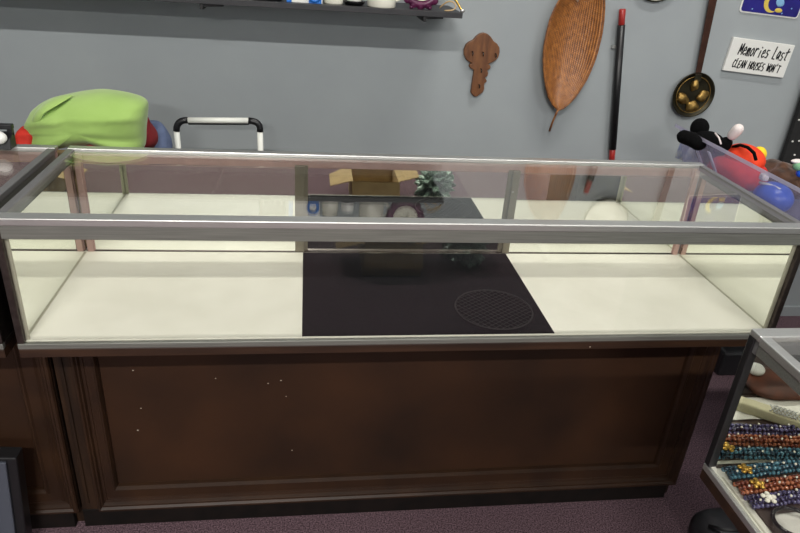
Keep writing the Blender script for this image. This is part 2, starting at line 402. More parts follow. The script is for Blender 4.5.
# wooden key rack
M['keywood'] = mat('stained_pine_key', (122, 78, 44), .5, noise=14, col2=(92, 54, 28), stretch=(4, 4, .8), bump=.1)
zp = [(160, 52), (185, 60), (205, 78), (225, 108), (248, 125), (263, 150), (265, 180), (255, 215), (238, 235), (215, 250), (188, 260), (203, 270), (204, 284), (195, 296), (182, 300), (188, 320), (184, 340), (165, 352), (178, 365), (178, 378), (164, 390), (160, 402), (162, 425), (150, 450), (110, 478), (92, 476), (72, 450), (78, 400), (88, 340), (94, 300), (78, 294), (62, 280), (62, 262), (80, 256), (60, 245), (42, 232), (27, 200), (27, 165), (40, 130), (60, 113), (88, 100), (108, 75), (132, 58)]
ol = [wl((460+a/6.66, 25+b/6.66)) for a, b in zp]
t = thing('key_rack', 'brown wooden wall rack cut in the shape of a key', 'key rack', (0, WY, 0))
obj('key_board', prism(ol, -.017, -.001), M['keywood'], t, bevel=.003)
for a, b in ((80, 175), (150, 180), (235, 190), (138, 290), (125, 395)):
    x, z = wl((460+a/6.66, 25+b/6.66)); z0 = z
    obj('cup_hook', tube([(x, -.017, z), (x, -.028, z), (x, -.034, z-.006), (x, -.030, z-.012)], .0022, 8), M['rubyblack'], t, True)

# leaf-shaped woven bowl
def leafmat():
    m = mat('woven_palm_bowl', (150, 92, 40), .32, spec=.8); nt = m.node_tree; b = nt.nodes['Principled BSDF']
    uv = nt.nodes.new('ShaderNodeUVMap'); sep = nt.nodes.new('ShaderNodeSeparateXYZ'); nt.links.new(uv.outputs[0], sep.inputs[0])
    def mth(op, a, bb):
        n = nt.nodes.new('ShaderNodeMath'); n.operation = op
        for i, v in enumerate((a, bb)):
            if isinstance(v, (int, float)): n.inputs[i].default_value = v
            elif v is not None: nt.links.new(v, n.inputs[i])
        return n.outputs[0]
    # warp strands run along, weft stitches staggered from strand to strand
    sx = mth('MULTIPLY', sep.outputs[0], 26); row = mth('FLOOR', sx, None)
    wave = mth('SINE', mth('MULTIPLY', sx, 2*PI), None)
    odd = mth('MULTIPLY', mth('MODULO', row, 2), PI)
    sy = mth('SINE', mth('ADD', mth('MULTIPLY', sep.outputs[1], 70*2*PI), odd), None)
    h = mth('ADD', mth('MULTIPLY', sy, .22), mth('MULTIPLY', wave, .6))
    n = nt.nodes.new('ShaderNodeTexNoise'); n.inputs['Scale'].default_value = 60
    tc = nt.nodes.new('ShaderNodeTexCoord'); nt.links.new(tc.outputs['Object'], n.inputs['Vector'])
    fac = mth('ADD', mth('MULTIPLY', h, .40), mth('MULTIPLY', n.outputs[0], .9))
    r = nt.nodes.new('ShaderNodeValToRGB'); r.color_ramp.elements[0].position = .1; r.color_ramp.elements[1].position = .85
    r.color_ramp.elements[0].color = (*s2l((88, 46, 18)), 1); r.color_ramp.elements[1].color = (*s2l((190, 124, 60)), 1)
    nt.links.new(fac, r.inputs[0]); nt.links.new(r.outputs[0], b.inputs['Base Color'])
    bp = nt.nodes.new('ShaderNodeBump'); bp.inputs['Strength'].default_value = .6; bp.inputs['Distance'].default_value = .003
    nt.links.new(fac, bp.inputs['Height']); nt.links.new(bp.outputs[0], b.inputs['Normal']); return m
M['leaf'] = leafmat(); M['leafrim'] = mat('leaf_rim_cane', (104, 60, 28), .4, noise=80, col2=(150, 96, 46))
prof = [(109.5, 557.5, 560), (108, 556, 563.5), (104, 552.5, 568.5), (97, 548.7, 575), (88, 546.4, 581), (80, 545, 586), (71, 544, 590.3), (62, 543.5, 594), (53, 543.7, 597), (45, 544.5, 599), (33, 546.8, 601.8), (20, 550, 603.5), (8, 555, 604.4), (0, 559.5, 604.3), (-12, 566, 603.5), (-22, 574, 602), (-30, 582, 600), (-36, 590, 597)]
Yr = 1.185; t = thing('leaf_bowl', 'long leaf-shaped woven brown bowl hung on the wall by its tip', 'bowl', (0, 0, 0))
bm = bmesh.new(); uvl = bm.loops.layers.uv.new('UVMap'); NS = 24; rows = []; acc = 0; prev = None
Lp, Rp = [], []
for (py, xl, xr) in prof:
    a = at(xl, py+.0, Y=Yr); b = at(xr, py-.0, Y=Yr); Lp.append(a); Rp.append(b)
    mid = (a+b)/2; wd = (b-a).length
    if prev is not None: acc += (mid-prev).length
    prev = mid; row = []
    for k in range(NS+1):
        s = k/NS; q = a.lerp(b, s); depth = .26*wd*(1-(2*s-1)**2)
        row.append((bm.verts.new((q.x, Yr+depth, q.z)), s, acc/.45))
    rows.append(row)
for A, B in zip(rows, rows[1:]):
    for k in range(NS):
        qs = (A[k], A[k+1], B[k+1], B[k]); f = bm.faces.new([q[0] for q in qs])
        for lp, q in zip(f.loops, qs): lp[uvl].uv = (q[1], q[2])
o = obj('woven_shell', bm, M['leaf'], t, True); s = o.modifiers.new('t', 'SOLIDIFY'); s.thickness = .003
rim = Lp + Rp[::-1]
obj('cane_rim', tube(rim, .0038, 8, closed=True), M['leafrim'], t, True)
mid = [a.lerp(b, .42) + Vector((0, .26*(b-a).length*(1-.16**2)-.0015, 0)) for a, b in zip(Lp, Rp)]
obj('mid_rib', tube(mid[1:], .0012, 8), M['leafrim'], t, True)
st = [at(558.5, 109, Y=Yr), at(556, 114, Y=Yr+.002), at(552.5, 122, Y=Yr+.012), at(549.5, 131, Y=Yr+.022)]
obj('stem', tube(st, [.0045, .0042, .0038, .0045], 8), M['leafrim'], t, True)
obj('wall_nail', tube([(1.56, 1.19, 1.345), (1.56, WY, 1.35)], .002, 6), M['steel'], t)

# black stick with red ends
M['redend'] = mat('red_grip_paint', (160, 44, 40), .35)
P0 = at(622.5, 9, Y=1.213); P1 = at(611.5, 163, Y=1.213); dv = P1-P0
t = thing('martial_arts_stick', 'thin black stick with red ends hung upright on the wall', 'stick', (0, 0, 0))
obj('black_shaft', tube([P0+dv*.095, P0+dv*.90], [.0140, .0145], 16), M['black'], t, True)
for a, b in ((0, .0945), (.9005, 1.0)):
    obj('red_end', tube([P0+dv*a, P0+dv*(a+.004), P0+dv*(b-.004), P0+dv*b], [.010, .012, .012, .010], 16), M['redend'], t, True)
obj('hanging_clip', bx(P0.x-.004, P0.x+.012, 1.222, WY, P0.z-.14, P0.z-.13), M['steel'], t)

# brass skimmer with long handle
M['brass_dark'] = mat('tarnished_brass', (58, 54, 38), .4, .7, noise=25, col2=(36, 33, 24), bump=.15)
M['brass'] = mat('embossed_brass', (168, 138, 76), .4, .8, noise=60, col2=(112, 86, 44))
M['copper'] = mat('dark_copper_handle', (84, 54, 42), .4, .6, noise=20, col2=(62, 38, 30))
cp = at(693.5, 95, Y=1.21); RD = .087
t = thing('brass_skimmer', 'round dark brass pan with embossed petals and long copper handle on the wall', 'pan', (cp.x, 1.215, cp.z))
bm = lathe([(0, -.012), (RD*.6, -.012), (RD*.9, -.004), (RD, .006), (RD*.985, .010), (RD*.93, .004), (RD*.86, .000), (RD*.7, -.003), (0, -.004)], 56, axis='Y')
pan = obj('pan_disc', bm, M['brass_dark'], t, True)
for a, s in ((90, .8), (190, 1), (275, 1), (355, 1)):
    a = math.radians(a+6); c0 = Vector((RD*.47*math.cos(a), -.002, RD*.47*math.sin(a)-.004))
    b2 = blob((0, 0, 0), (.020*s, .012, .028*s), 20, 12, wob=.35, freq=60, seed=a)
    rot = Matrix.Rotation(-(a-PI/2)*.5, 4, 'Y'); bmesh.ops.transform(b2, matrix=Matrix.Translation(c0) @ rot, verts=b2.verts)
    obj('embossed_petal', b2, M['brass'], pan, True)
obj('rim_ring', tube([(RD*.80*math.cos(2*PI*i/48), -.003, RD*.80*math.sin(2*PI*i/48)) for i in range(48)], .0018, 6, closed=True), M['brass'], pan, True)
h0 = at(697.5, 77, Y=1.213) - Vector((cp.x, 1.215, cp.z)); h1 = at(713, 0, Y=1.213) - Vector((cp.x, 1.215, cp.z)); hd = h1-h0; h2 = h0+hd*1.45
nx_ = Vector((hd.z, 0, -hd.x)).normalized()
def flat(a, b, wa, wb, th):
    return hexa([a-nx_*wa+Vector((0, th, 0)), a+nx_*wa+Vector((0, th, 0)), a+nx_*wa-Vector((0, th, 0)), a-nx_*wa-Vector((0, th, 0)),
                 b-nx_*wb+Vector((0, th, 0)), b+nx_*wb+Vector((0, th, 0)), b+nx_*wb-Vector((0, th, 0)), b-nx_*wb-Vector((0, th, 0))])
obj('handle', flat(h0-hd*.02, h2, .011, .017, .003), M['copper'], t, bevel=.0015)
obj('handle_socket', flat(h0-hd*.06, h0+hd*.04, .015, .013, .006), M['brass_dark'], t, bevel=.002)

# lettered sign
tl, tr, br, bl = [Vector((*wl(p, 1.226),)) for p in ((735, 37), (794.5, 45.5), (784, 78), (722, 70.5))]
ctr = (tl+tr+br+bl)/4; ang = math.atan2((tr-tl).y+(br-bl).y, (tr-tl).x+(br-bl).x)
wS = ((tr-tl).length+(br-bl).length)/2; hS = ((tl-bl).length+(tr-br).length)/2
t = thing('lettered_sign', 'white block sign reading Memories Last clean houses won\'t', 'sign', (ctr.x, WY, ctr.y)); t.rotation_euler = (0, -ang, 0)
obj('sign_block', bx(-wS/2, wS/2, -.014, -.001, -hS/2, hS/2), M['white'], t, bevel=.002)
G = {  # handwritten strokes in a unit box
 'M': [[(0, 0), (.08, 1), (.45, .3), (.8, 1.05), (.95, 0)]], 'e': [[(.1, .35), (.8, .45), (.6, .75), (.2, .6), (.15, .15), (.5, 0), (.9, .15)]],
 'm': [[(0, 0), (.1, .7)], [(.1, .5), (.35, .75), (.45, 0)], [(.45, .5), (.75, .75), (.9, 0)]], 'o': [[(.5, .75), (.1, .5), (.15, .1), (.5, 0), (.85, .3), (.75, .65), (.5, .75)]],
 'r': [[(.1, 0), (.2, .75)], [(.2, .5), (.6, .75), (.9, .65)]], 'i': [[(.5, 0), (.55, .65)], [(.58, .9), (.62, .98)]], 's': [[(.85, .7), (.3, .7), (.2, .45), (.75, .3), (.6, 0), (.1, .02)]],
 'L': [[(.25, 1.15), (.1, 0), (.8, 0)]], 'a': [[(.8, .6), (.4, .75), (.1, .3), (.35, 0), (.75, .4), (.85, .7), (.85, 0)]], 't': [[(.55, 1.1), (.45, .1), (.8, 0)], [(.1, .7), (1.1, .85)]],
 'C': [[(.9, .85), (.5, 1), (.1, .5), (.4, 0), (.9, .1)]], 'E': [[(.85, 1), (.15, .95), (.1, 0), (.85, .02)], [(.12, .5), (.7, .52)]], 'A': [[(0, 0), (.5, 1), (.95, 0)], [(.2, .35), (.8, .38)]],
 'N': [[(.1, 0), (.12, 1), (.85, 0), (.9, 1)]], 'H': [[(.1, 1), (.1, 0)], [(.9, 1), (.85, 0)], [(.1, .5), (.88, .5)]], 'O': [[(.5, 1), (.1, .6), (.2, .05), (.6, 0), (.9, .5), (.5, 1)]],
 'U': [[(.1, 1), (.15, .1), (.6, 0), (.85, .2), (.9, 1)]], 'S': [[(.85, .95), (.3, .95), (.15, .6), (.8, .4), (.7, .02), (.1, .02)]], 'W': [[(0, 1), (.25, 0), (.5, .7), (.75, 0), (1, 1)]],
 "'": [[(.5, 1.1), (.4, .8)]], 'T': [[(.5, 1), (.5, 0)], [(0, 1), (1, .95)]], ' ': []}
def letters(txt, x0, z0, wd, ht, sw, slant=.18):
    bm = bmesh.new(); adv = wd/len(txt); k = 0
    for i, ch in enumerate(txt):
        for stroke in G[ch]:
            P = [Vector((x0+(i+.08+.86*a)*adv+slant*b*ht*.5, z0+b*ht+.0015*math.sin(i*2.1))) for a, b in stroke]
            for a, b in zip(P, P[1:]):
                d = (b-a).normalized(); n = Vector((-d.y, d.x))*sw; a2 = a-d*sw*.5; b2 = b+d*sw*.5; y = -.0148-.00001*(k % 7); k += 1
                hexa([(a2.x-n.x, y, a2.y-n.y), (b2.x-n.x, y, b2.y-n.y), (b2.x+n.x, y, b2.y+n.y), (a2.x+n.x, y, a2.y+n.y),
                      (a2.x-n.x, -.0137, a2.y-n.y), (b2.x-n.x, -.0137, b2.y-n.y), (b2.x+n.x, -.0137, b2.y+n.y), (a2.x+n.x, -.0137, a2.y+n.y)], bm)
    return bm
obj('lettering', letters('Memories Last', -wS*.36, .003, wS*.80, .040, .0022), M['rubyblack'], t)
obj('lettering', letters("CLEAN HOUSES WON'T", -wS*.39, -.045, wS*.78, .028, .0019), M['rubyblack'], t)

# blue enamel plaque, only its foot in view
M['navy'] = mat('navy_enamel', (34, 28, 128), .3, noise=12, col2=(26, 20, 100))
M['moon'] = mat('yellow_enamel', (214, 190, 84), .35); M['pale'] = mat('pale_blue_enamel', (128, 176, 214), .35)
b0, b1 = Vector(wl((741, 11), 1.232)), Vector(wl((797, 18), 1.232)); an = math.atan2(b1.y-b0.y, b1.x-b0.x); wP = (b1-b0).length; mid_ = (b0+b1)/2
t = thing('enamel_plaque', 'navy blue plaque with a yellow crescent moon hung above the lettered sign', 'plaque', (mid_.x, WY, mid_.y)); t.rotation_euler = (0, -an, 0)
def rrect(x0, x1, z0, z1, r):
    o_ = []
    for cx_, cz_, a0 in ((x1-r, z1-r, 0), (x0+r, z1-r, 90), (x0+r, z0+r, 180), (x1-r, z0+r, 270)):
        for k in range(5): a = math.radians(a0+k*22.5); o_.append((cx_+r*math.cos(a), cz_+r*math.sin(a)))
    return o_
obj('white_border', prism(rrect(-wP/2-.005, wP/2+.005, -.004, .150, .012), -.004, -.001), M['white'], t)
obj('navy_field', prism(rrect(-wP/2, wP/2, .001, .145, .010), -.0055, -.0041), M['navy'], t)
cr = [(-.012+.036*math.cos(a), .045+.036*math.sin(a)) for a in [math.radians(110+i*10) for i in range(19)]] + [(-.000+.030*math.cos(a), .045+.030*math.sin(a)) for a in [math.radians(290-i*10) for i in range(19)]]
obj('crescent_moon', prism([(x+.012, z-.002) for x, z in cr], -.0065, -.0056), M['moon'], t)
obj('cloud', blob((.030, -.0058, .047), (.018, .002, .016), 20, 8, wob=.3, freq=60), M['pale'], t, True)
obj('cloud', blob((.034, -.0058, .018), (.016, .0015, .008), 20, 8), M['moon'], t, True)
bm = bmesh.new()
for x_, z_ in ((-.075, .012), (.052, .009), (.085, .03), (-.05, .05)): blob((x_, -.0058, z_), (.003, .0008, .003), 8, 6, bm=bm)
obj('star', bm, M['pale'], t)

# round white plate whose lower rim just shows at the top
pc = at(651, 1.5, Y=1.225)
t = thing('wall_plate', 'round pale plate high on the wall, only its lower rim in the frame', 'plate', (pc.x+.012, WY, pc.z+.098))
obj('plate_disc', lathe([(0, .002), (.055, .002), (.092, .010), (.096, .012), (.094, .016), (.066, .010), (.06, .006), (0, .006)], 56, axis='Y'), M['glaze'], t, True)
obj('dark_rim', tube([(.096*math.cos(2*PI*i/56), -.013, .096*math.sin(2*PI*i/56)) for i in range(56)], .0035, 8, closed=True), M['brass_dark'], t, True)

# black panel with studs at the right edge
M['blackcloth'] = mat('black_display_cloth', (22, 22, 23), .9, noise=100, col2=(30, 30, 30))
q0 = at(796, 105, Y=1.2); 
t = thing('display_board', 'tall black display board with small white studs at the right edge', 'board', (2.565, 1.2, 0))
obj('board_panel', bx(0, .55, -.012, .012, .55, 1.5), M['blackcloth'], t, bevel=.004)
for s in (.03, .50): obj('leg', bx(s, s+.025, -.01, .012, 0, .55), M['black'], t)
bm = bmesh.new()
for px in ((792.5, 141.5), (794.5, 155), (799, 120), (799, 141)):
    p = at(*px, Y=1.186); blob((p.x-2.565, -.014, p.z), (.004, .004, .004), 10, 6, bm=bm)
obj('stud', bm, M['white'], t, True)

# ------------------------------------------------------------------ behind the showcase, left
M['green'] = mat('lime_cotton', (158, 190, 104), .9, noise=9, col2=(148, 181, 94), bump=.1, sheen=.3)
M['red'] = mat('red_cloth', (196, 42, 26), .8); M['maroon'] = mat('maroon_cloth', (128, 30, 36), .85)
M['denim'] = mat('slate_blue_cloth', (104, 118, 150), .9, noise=40, col2=(92, 105, 138))
M['card'] = mat('brown_cardboard', (176, 150, 104), .85, noise=12, col2=(160, 134, 92))
t = thing('tall_carton', 'tall cardboard carton behind the showcase under the green pillow', 'carton', (-.05, .73, 0))
obj('carton_body', bx(-.22, .16, -.14, .14, 0, .845), M['card'], t, bevel=.003)
obj('tape', bx(-.22, .16, -.025, .025, .8451, .8458), M['tan'], t)
def pillow(cx, cy, cz, outline_fn, ry, folds, segx=56, segz=30):
    pass
# pillow: a cushion form whose front outline follows the photograph, folded top-left corner
outp = [(27, 126), (31, 114), (36, 107), (47, 100), (64, 95.5), (82, 92), (100, 90.5), (118, 92.5), (132, 95.5), (142, 99), (147, 104), (147, 114), (145.5, 130), (145, 143), (142, 149), (128, 148), (114, 145), (100, 142), (82, 142.5), (62, 145.5), (50, 151), (32, 153), (22, 149), (29, 137), (31, 131)]
Yp = .70
ow = [at(*p, Y=Yp) for p in outp]
cen = sum(ow, Vector())/len(ow)
bm = bmesh.new(); NR = 12; N = len(ow)
# densify outline
dn = []
for i in range(N):
    p0, p1, p2, p3 = ow[(i-1) % N], ow[i], ow[(i+1) % N], ow[(i+2) % N]
    for s in (0, .25, .5, .75):
        dn.append(.5*((2*p1)+(-p0+p2)*s+(2*p0-5*p1+4*p2-p3)*s*s+(-p0+3*p1-3*p2+p3)*s**3))
N = len(dn)
def pil_side(sign):
    rs = []
    for j in range(NR+1):
        f = math.cos(j/NR*PI/2); h = math.sin(j/NR*PI/2)
        row = []
        for q in (dn if j < NR else [dn[0]]):
            p = cen + (q-cen)*f
            y = sign*.105*h**.75
            if sign < 0:
                u, v_ = (p.x-cen.x)/.17, (p.z-cen.z)/.09
                y += -.012*math.exp(-((v_-.42-.18*u+.25*u*u)**2)/.012)*h**.3     # long crease along the top
                y += .012*math.exp(-((v_+.05+.35*u)**2)/.01)*h*max(0, u+.3)
                y += .010*mnoise.noise((p.x*14, p.z*22, 3))*h
            row.append(bm.verts.new((p.x, Yp+y, p.z)))
        rs.append(row)
    return rs
fr_ = pil_side(-1); bk = pil_side(1)
bk[0] = fr_[0] if False else bk[0]
for rs in (fr_, bk):
    for A, B in zip(rs, rs[1:]):
        for k in range(N):
            k2 = (k+1) % N
            if len(B) == 1: bm.faces.new((A[k], A[k2], B[0]))
            else: bm.faces.new((A[k], A[k2], B[k2], B[k]))
bmesh.ops.remove_doubles(bm, verts=bm.verts, dist=.0004)
t = thing('green_pillow', 'rumpled lime green pillow piled behind the left end of the showcase', 'pillow', (0, 0, 0))
pb_ = obj('pillow_body', bm, M['green'], t, True)
# fold of loose case cloth lying over the top left corner
fp = [(27, 127), (30, 116), (38, 106), (50, 99), (64, 96.5), (72, 98), (62, 102), (52, 107), (44, 115), (40, 127), (33, 130)]
Fw = [at(*p, Y=Yp-.075) for p in fp]
fc_ = sum(Fw, Vector())/len(Fw); bm = bmesh.new(); rr_ = []
for j in range(6):
    f = math.cos(j/5*PI/2*.999); h = math.sin(j/5*PI/2)
    rr_.append([bm.verts.new(fc_+(q-fc_)*f+Vector((0, -.022*h+.03*(1-h), 0))) for q in Fw])
for A, B in zip(rr_, rr_[1:]):
    for k in range(len(A)): bm.faces.new((A[k], A[(k+1) % len(A)], B[(k+1) % len(A)], B[k]))
obj('folded_corner', bm, M['green'], t, True, sub=2)

p = at(26, 137, Y=.66)
tag(obj('red_cloth', blob((p.x+.004, .66, p.z-.01), (.030, .05, .040), wob=.5, freq=22, seed=3), M['red'], None, True), 'bright red cloth poking out left of the green pillow', 'cloth')
p = at(151, 124, Y=.78)
tag(obj('maroon_cloth', blob((p.x-.020, .78, p.z-.03), (.030, .045, .060), wob=.5, freq=20, seed=5), M['maroon'], None, True), 'maroon cloth between the green pillow and the blue bundle', 'cloth')
p = at(155, 140, Y=.84)
tag(obj('blue_bundle', blob((p.x-.012, .86, p.z-.025), (.055, .05, .075), wob=.25, freq=14, seed=9, power=2.4), M['denim'], None, True), 'slate blue cloth bundle right of the green pillow', 'cloth')
p = at(104, 143, Y=.66)
tag(obj('patterned_cloth', blob((p.x-.012, .66, p.z-.022), (.085, .05, .034), wob=.6, freq=30, seed=2), M['maroon'], None, True), 'dark red cloth peeping out under the green pillow front', 'cloth')

# step stool handle
M['stoolwhite'] = mat('white_enamelled_tube', (228, 230, 222), .35)
SYY = .93
def sp_(px, py): return at(px, py, Y=SYY)
A0, A1, A2 = sp_(176.5, 131), sp_(188, 120.2), sp_(248.5, 120.6); A3 = sp_(260, 131.5)
t = thing('step_stool', 'folding step stool with white tube handle and black corner joints', 'step stool', (0, 0, 0))
def arc(P, Q, corner, n=7): return [(1-s)**2*P+2*s*(1-s)*corner+s*s*Q for s in [i/(n-1) for i in range(n)]]
Rt = .0095
c1 = sp_(176, 119.5); c2 = sp_(261.5, 121)
obj('handle_bar', tube([A1, A2], Rt, 14), M['stoolwhite'], t, True)
obj('handle_grip', tube([A1+Vector((0, .006, -.007)), A2+Vector((0, .006, -.007))], Rt*.95, 12), M['black'], t, True)
obj('corner_joint', tube(arc(A0, A1, c1), Rt*1.12, 14), M['black'], t, True)
obj('corner_joint', tube(arc(A2, A3, c2), Rt*1.12, 14), M['black'], t, True)
zf = .015
for P, nm in ((A0, 'l'), (A3, 'r')):
    obj('rear_leg', tube([P, (P.x, SYY+.02, .45), (P.x, SYY+.13, zf)], Rt, 12), M['stoolwhite'], t, True)
    lg = obj('front_leg', tube([(P.x, SYY, .52), (P.x, SYY-.16, zf)], Rt, 12), M['stoolwhite'], t, True)
for z, y in ((.50, SYY-.04), (.25, SYY-.12)):
    obj('step', bx(A0.x+.005, A3.x-.005, y-.10, y+.10, z-.02, z), M['black'], t, bevel=.006)

# black jewellery stand on the left showcase
t = thing('jewellery_stand', 'black jewellery stand with a white ball on top of the left showcase', 'stand', (0, 0, ZT))
pA = at(14, 148, Z=ZT); bx0 = pA.x
obj('stand_base', hexa([(bx0-.16, pA.y-.02, 0), (bx0, pA.y-.02, 0), (bx0, pA.y+.02, 0), (bx0-.16, pA.y+.02, 0), (bx0-.16, pA.y-.012, .012), (bx0+.0, pA.y-.012, .026), (bx0, pA.y+.02, .040), (bx0-.16, pA.y+.02, .018)]), M['black'], t, bevel=.002)
obj('top_bar', bx(bx0-.16, bx0+.002, pA.y+.002, pA.y+.02, .045, .057), M['black'], t, bevel=.002)
obj('upright', bx(bx0-.012, bx0+.0, pA.y+.008, pA.y+.018, .030, .045), M['black'], t)
pq = at(1, 137, Y=pA.y-.012)
obj('white_ball', blob((pq.x-.004, pA.y-.018, max(.024, pq.z-ZT)), (.020, .014, .016), 20, 12), M['white'], t, True)
# dark things inside the left showcase
lx = at(4, 178, Y=.30); 
t = thing('ring_tray', 'black ring tray inside the left showcase near its rear mirror', 'tray', (-.30, .33, ZB+.0015))
obj('tray_body', bx(-.12, .12, -.07, .07, 0, .05), M['blackcloth'], t, bevel=.006)
coil = [(-.02+.010*i/6+.012*math.cos(i*1.05), -.02, .064+.012*math.sin(i*1.05)) for i in range(40)]
obj('wire_coil', tube(coil, .0012, 5), M['steel'], t, True)

# black-framed grey cabinet standing at the lower left
ZK = .33; a = at(17, 447, Z=ZK)
t = thing('grey_fronted_box', 'low black box with a slate grey front in the lower left corner', 'box', (a.x-.04, a.y-.04, 0)); t.rotation_euler = (0, math.radians(5), 0)
M['slate'] = mat('slate_grey_face', (70, 74, 84), .5)
obj('box_body', bx(-.42, .022, 0.004, .045, 0.04, ZK), M['black'], t, bevel=.004)
obj('grey_front', bx(-.40, -.0, -.004, .004, .06, ZK-.010), M['slate'], t, bevel=.002)

# ------------------------------------------------------------------ right: table, bin and soft toys
t = thing('side_table', 'black topped table carrying the clear bin behind the right end', 'table', (2.22, .62, 0))
obj('table_top', bx(-.16, .50, -.42, .26, .725, .75), M['black'], t, bevel=.004)
obj('pedestal', bx(.08, .15, .18, .24, .10, .725), M['black'], t, bevel=.004)
obj('pedestal_foot', bx(.03, .20, .14, .34, 0, .115), M['black'], t, bevel=.012)
M['bin'] = clear('clear_polypropylene', (.93, .93, .97), 1.45, haze=.22, hazecol=(205, 203, 235))
M['binrim'] = clear('bin_rim_polypropylene', (.9, .9, .95), 1.45, haze=.6, hazecol=(228, 226, 242))
t = thing('storage_bin', 'clear plastic storage bin full of soft toys right of the showcase', 'storage bin', (0, 0, 0))
def rring(x0, x1, y0, y1, z, r=.03):
    o_ = []
    for cx_, cy_, a0 in ((x1-r, y1-r, 0), (x0+r, y1-r, 90), (x0+r, y0+r, 180), (x1-r, y0+r, 270)):
        for k in range(6): a_ = math.radians(a0+k*18); o_.append((cx_+r*math.cos(a_), cy_+r*math.sin(a_), z))
    return o_
TL = .40
def tz(p, x0=1.812): return (p[0], p[1], p[2]-TL*(p[0]-x0))
lo = (1.868, 2.13, .255, .80)
hi = (1.808, 2.19, .10, .780)
zb_, zt_ = .897, 1.010
def loft(rings, bm=None, capb=True, capt=False):
    bm = bm or bmesh.new(); R_ = [[bm.verts.new(tz(p)) for p in r_] for r_ in rings]; n = len(R_[0])
    for A, B in zip(R_, R_[1:]):
        for k in range(n): bm.faces.new((A[k], A[(k+1) % n], B[(k+1) % n], B[k]))
    if capb: bm.faces.new(R_[0][::-1])
    if capt: bm.faces.new(R_[-1])
    return bm
def inset(b, d): return (b[0]+d, b[1]-d, b[2]+d, b[3]-d)
obj('bin_shell', loft([rring(*lo, zb_), rring(*hi, zt_), rring(*inset(hi, .003), zt_), rring(*inset(lo, .003), zb_+.003)], capt=True), M['bin'], t)
ro = inset(hi, -.010)
obj('bin_rim', loft([rring(*hi, zt_-.008), rring(*ro, zt_-.008), rring(*ro, zt_+.003), rring(*inset(hi, .003), zt_+.003), rring(*inset(hi, .0031), zt_-.001)], capb=False), M['binrim'], t)
for x_, y_ in ((1.80, .64), (1.80, .56)):
    obj('moulded_rib', hexa([(1.852, y_, .915), (1.852, y_+.012, .915), (1.857, y_+.012, .915), (1.857, y_, .915), (1.806, y_, .985), (1.806, y_+.012, .985), (1.811, y_+.012, .985), (1.811, y_, .985)]), M['binrim'], t)
BX = lambda px, py, X: at(px, py, X=X)
M['plush_black'] = mat('black_plush', (8, 8, 9), 1, noise=120, col2=(13, 13, 14), bump=.4, spec=.1)
M['plush_red'] = mat('red_plush', (214, 44, 34), .85, noise=60, col2=(196, 34, 28), bump=.2)
M['plush_orange'] = mat('orange_red_plush', (232, 66, 24), .8, noise=60, col2=(220, 54, 20), bump=.2)
M['plush_yellow'] = mat('yellow_plush', (238, 204, 40), .8)
M['plush_brown'] = mat('brown_plush', (84, 54, 34), 1, noise=40, col2=(54, 34, 22), bump=.5, sheen=.2)
M['ballblue'] = mat('blue_rubber', (30, 84, 196), .3)
M['plush_white'] = mat('white_plush', (226, 216, 212), .9)
t = thing('black_plush_cushion', 'black plush cushion with a round bobble leaning up in the bin\'s far end', 'plush toy', (0, 0, 0))
p = BX(712, 150, 1.91); obj('cushion_body', blob((p.x, p.y, p.z), (.050, .060, .050), wob=.12, freq=12), M['plush_black'], t, True)
q = BX(699.5, 128, 1.90); obj('bobble', blob(q, (.030, .030, .033), wob=.06, freq=20), M['plush_black'], t, True)
q = BX(710, 142, 1.90); obj('side_bulge', blob(q, (.038, .050, .030), wob=.35, freq=18, power=3), M['plush_black'], t, True)
pl_ = [BX(px, py, 1.872) for px, py in ((715, 133), (719, 138), (721, 144))]
obj('white_tag', tube(pl_, .0028, 6), M['plush_white'], t, True)
a_ = BX(681, 135.5, 1.80); b_ = BX(702, 145, 1.80)
t = thing('black_sleeve', 'short black roll lying over the far corner of the bin rim', 'roll', (0, 0, 0))
obj('roll_body', tube([a_, a_.lerp(b_, .12), a_.lerp(b_, .5)+Vector((0, 0, .003)), a_.lerp(b_, .88), b_], [.015, .022, .023, .022, .015], 16), M['plush_black'], t, True)
t = thing('plush_baton', 'black plush baton with a white tip pointing up from the bin', 'plush toy', (0, 0, 0))
a_ = BX(717, 154, 1.90); b_ = BX(729.5, 138.5, 1.91); c_ = BX(740, 127, 1.915)
obj('black_stem', tube([a_, a_.lerp(b_, .6), b_], [.026, .021, .019], 14), M['plush_black'], t, True, sub=1)
obj('white_tip', tube([b_+(c_-b_)*.02, b_.lerp(c_, .3), b_.lerp(c_, .8), c_, c_+(c_-b_)*.14], [.014, .016, .018, .015, .006], 14), M['plush_white'], t, True, sub=1)
t = thing('red_plush_toy', 'big red and orange plush toy filling the middle of the bin', 'plush toy', (0, 0, 0))
p = BX(737, 171, 1.95); obj('red_body', blob((p.x, p.y, p.z), (.070, .105, .046), wob=.10, freq=9, power=2.8), M['plush_red'], t, True)
p = BX(744, 158, 1.96); obj('orange_back', blob((p.x, p.y, p.z), (.055, .075, .042), wob=.08, freq=10), M['plush_orange'], t, True)
s_ = [BX(px, py, 1.925) for px, py in ((733, 147), (740, 145), (748, 147.5), (754, 153), (756, 160))]
obj('black_cord', tube(s_, .005, 8), M['plush_black'], t, True)
p = BX(758.5, 154.5, 2.00); tag(obj('yellow_ball', blob(p, (.023, .023, .025), wob=.05), M['plush_yellow'], None, True), 'yellow plush ball perched against the orange toy', 'ball')
p = BX(773, 197.5, 1.925); t = thing('blue_ball', 'shiny blue ball with modelled white highlight at the near end of the clear bin', 'ball', p)
obj('ball_body', blob((0, 0, 0), (.050, .060, .044), 32, 20), M['ballblue'], t, True)
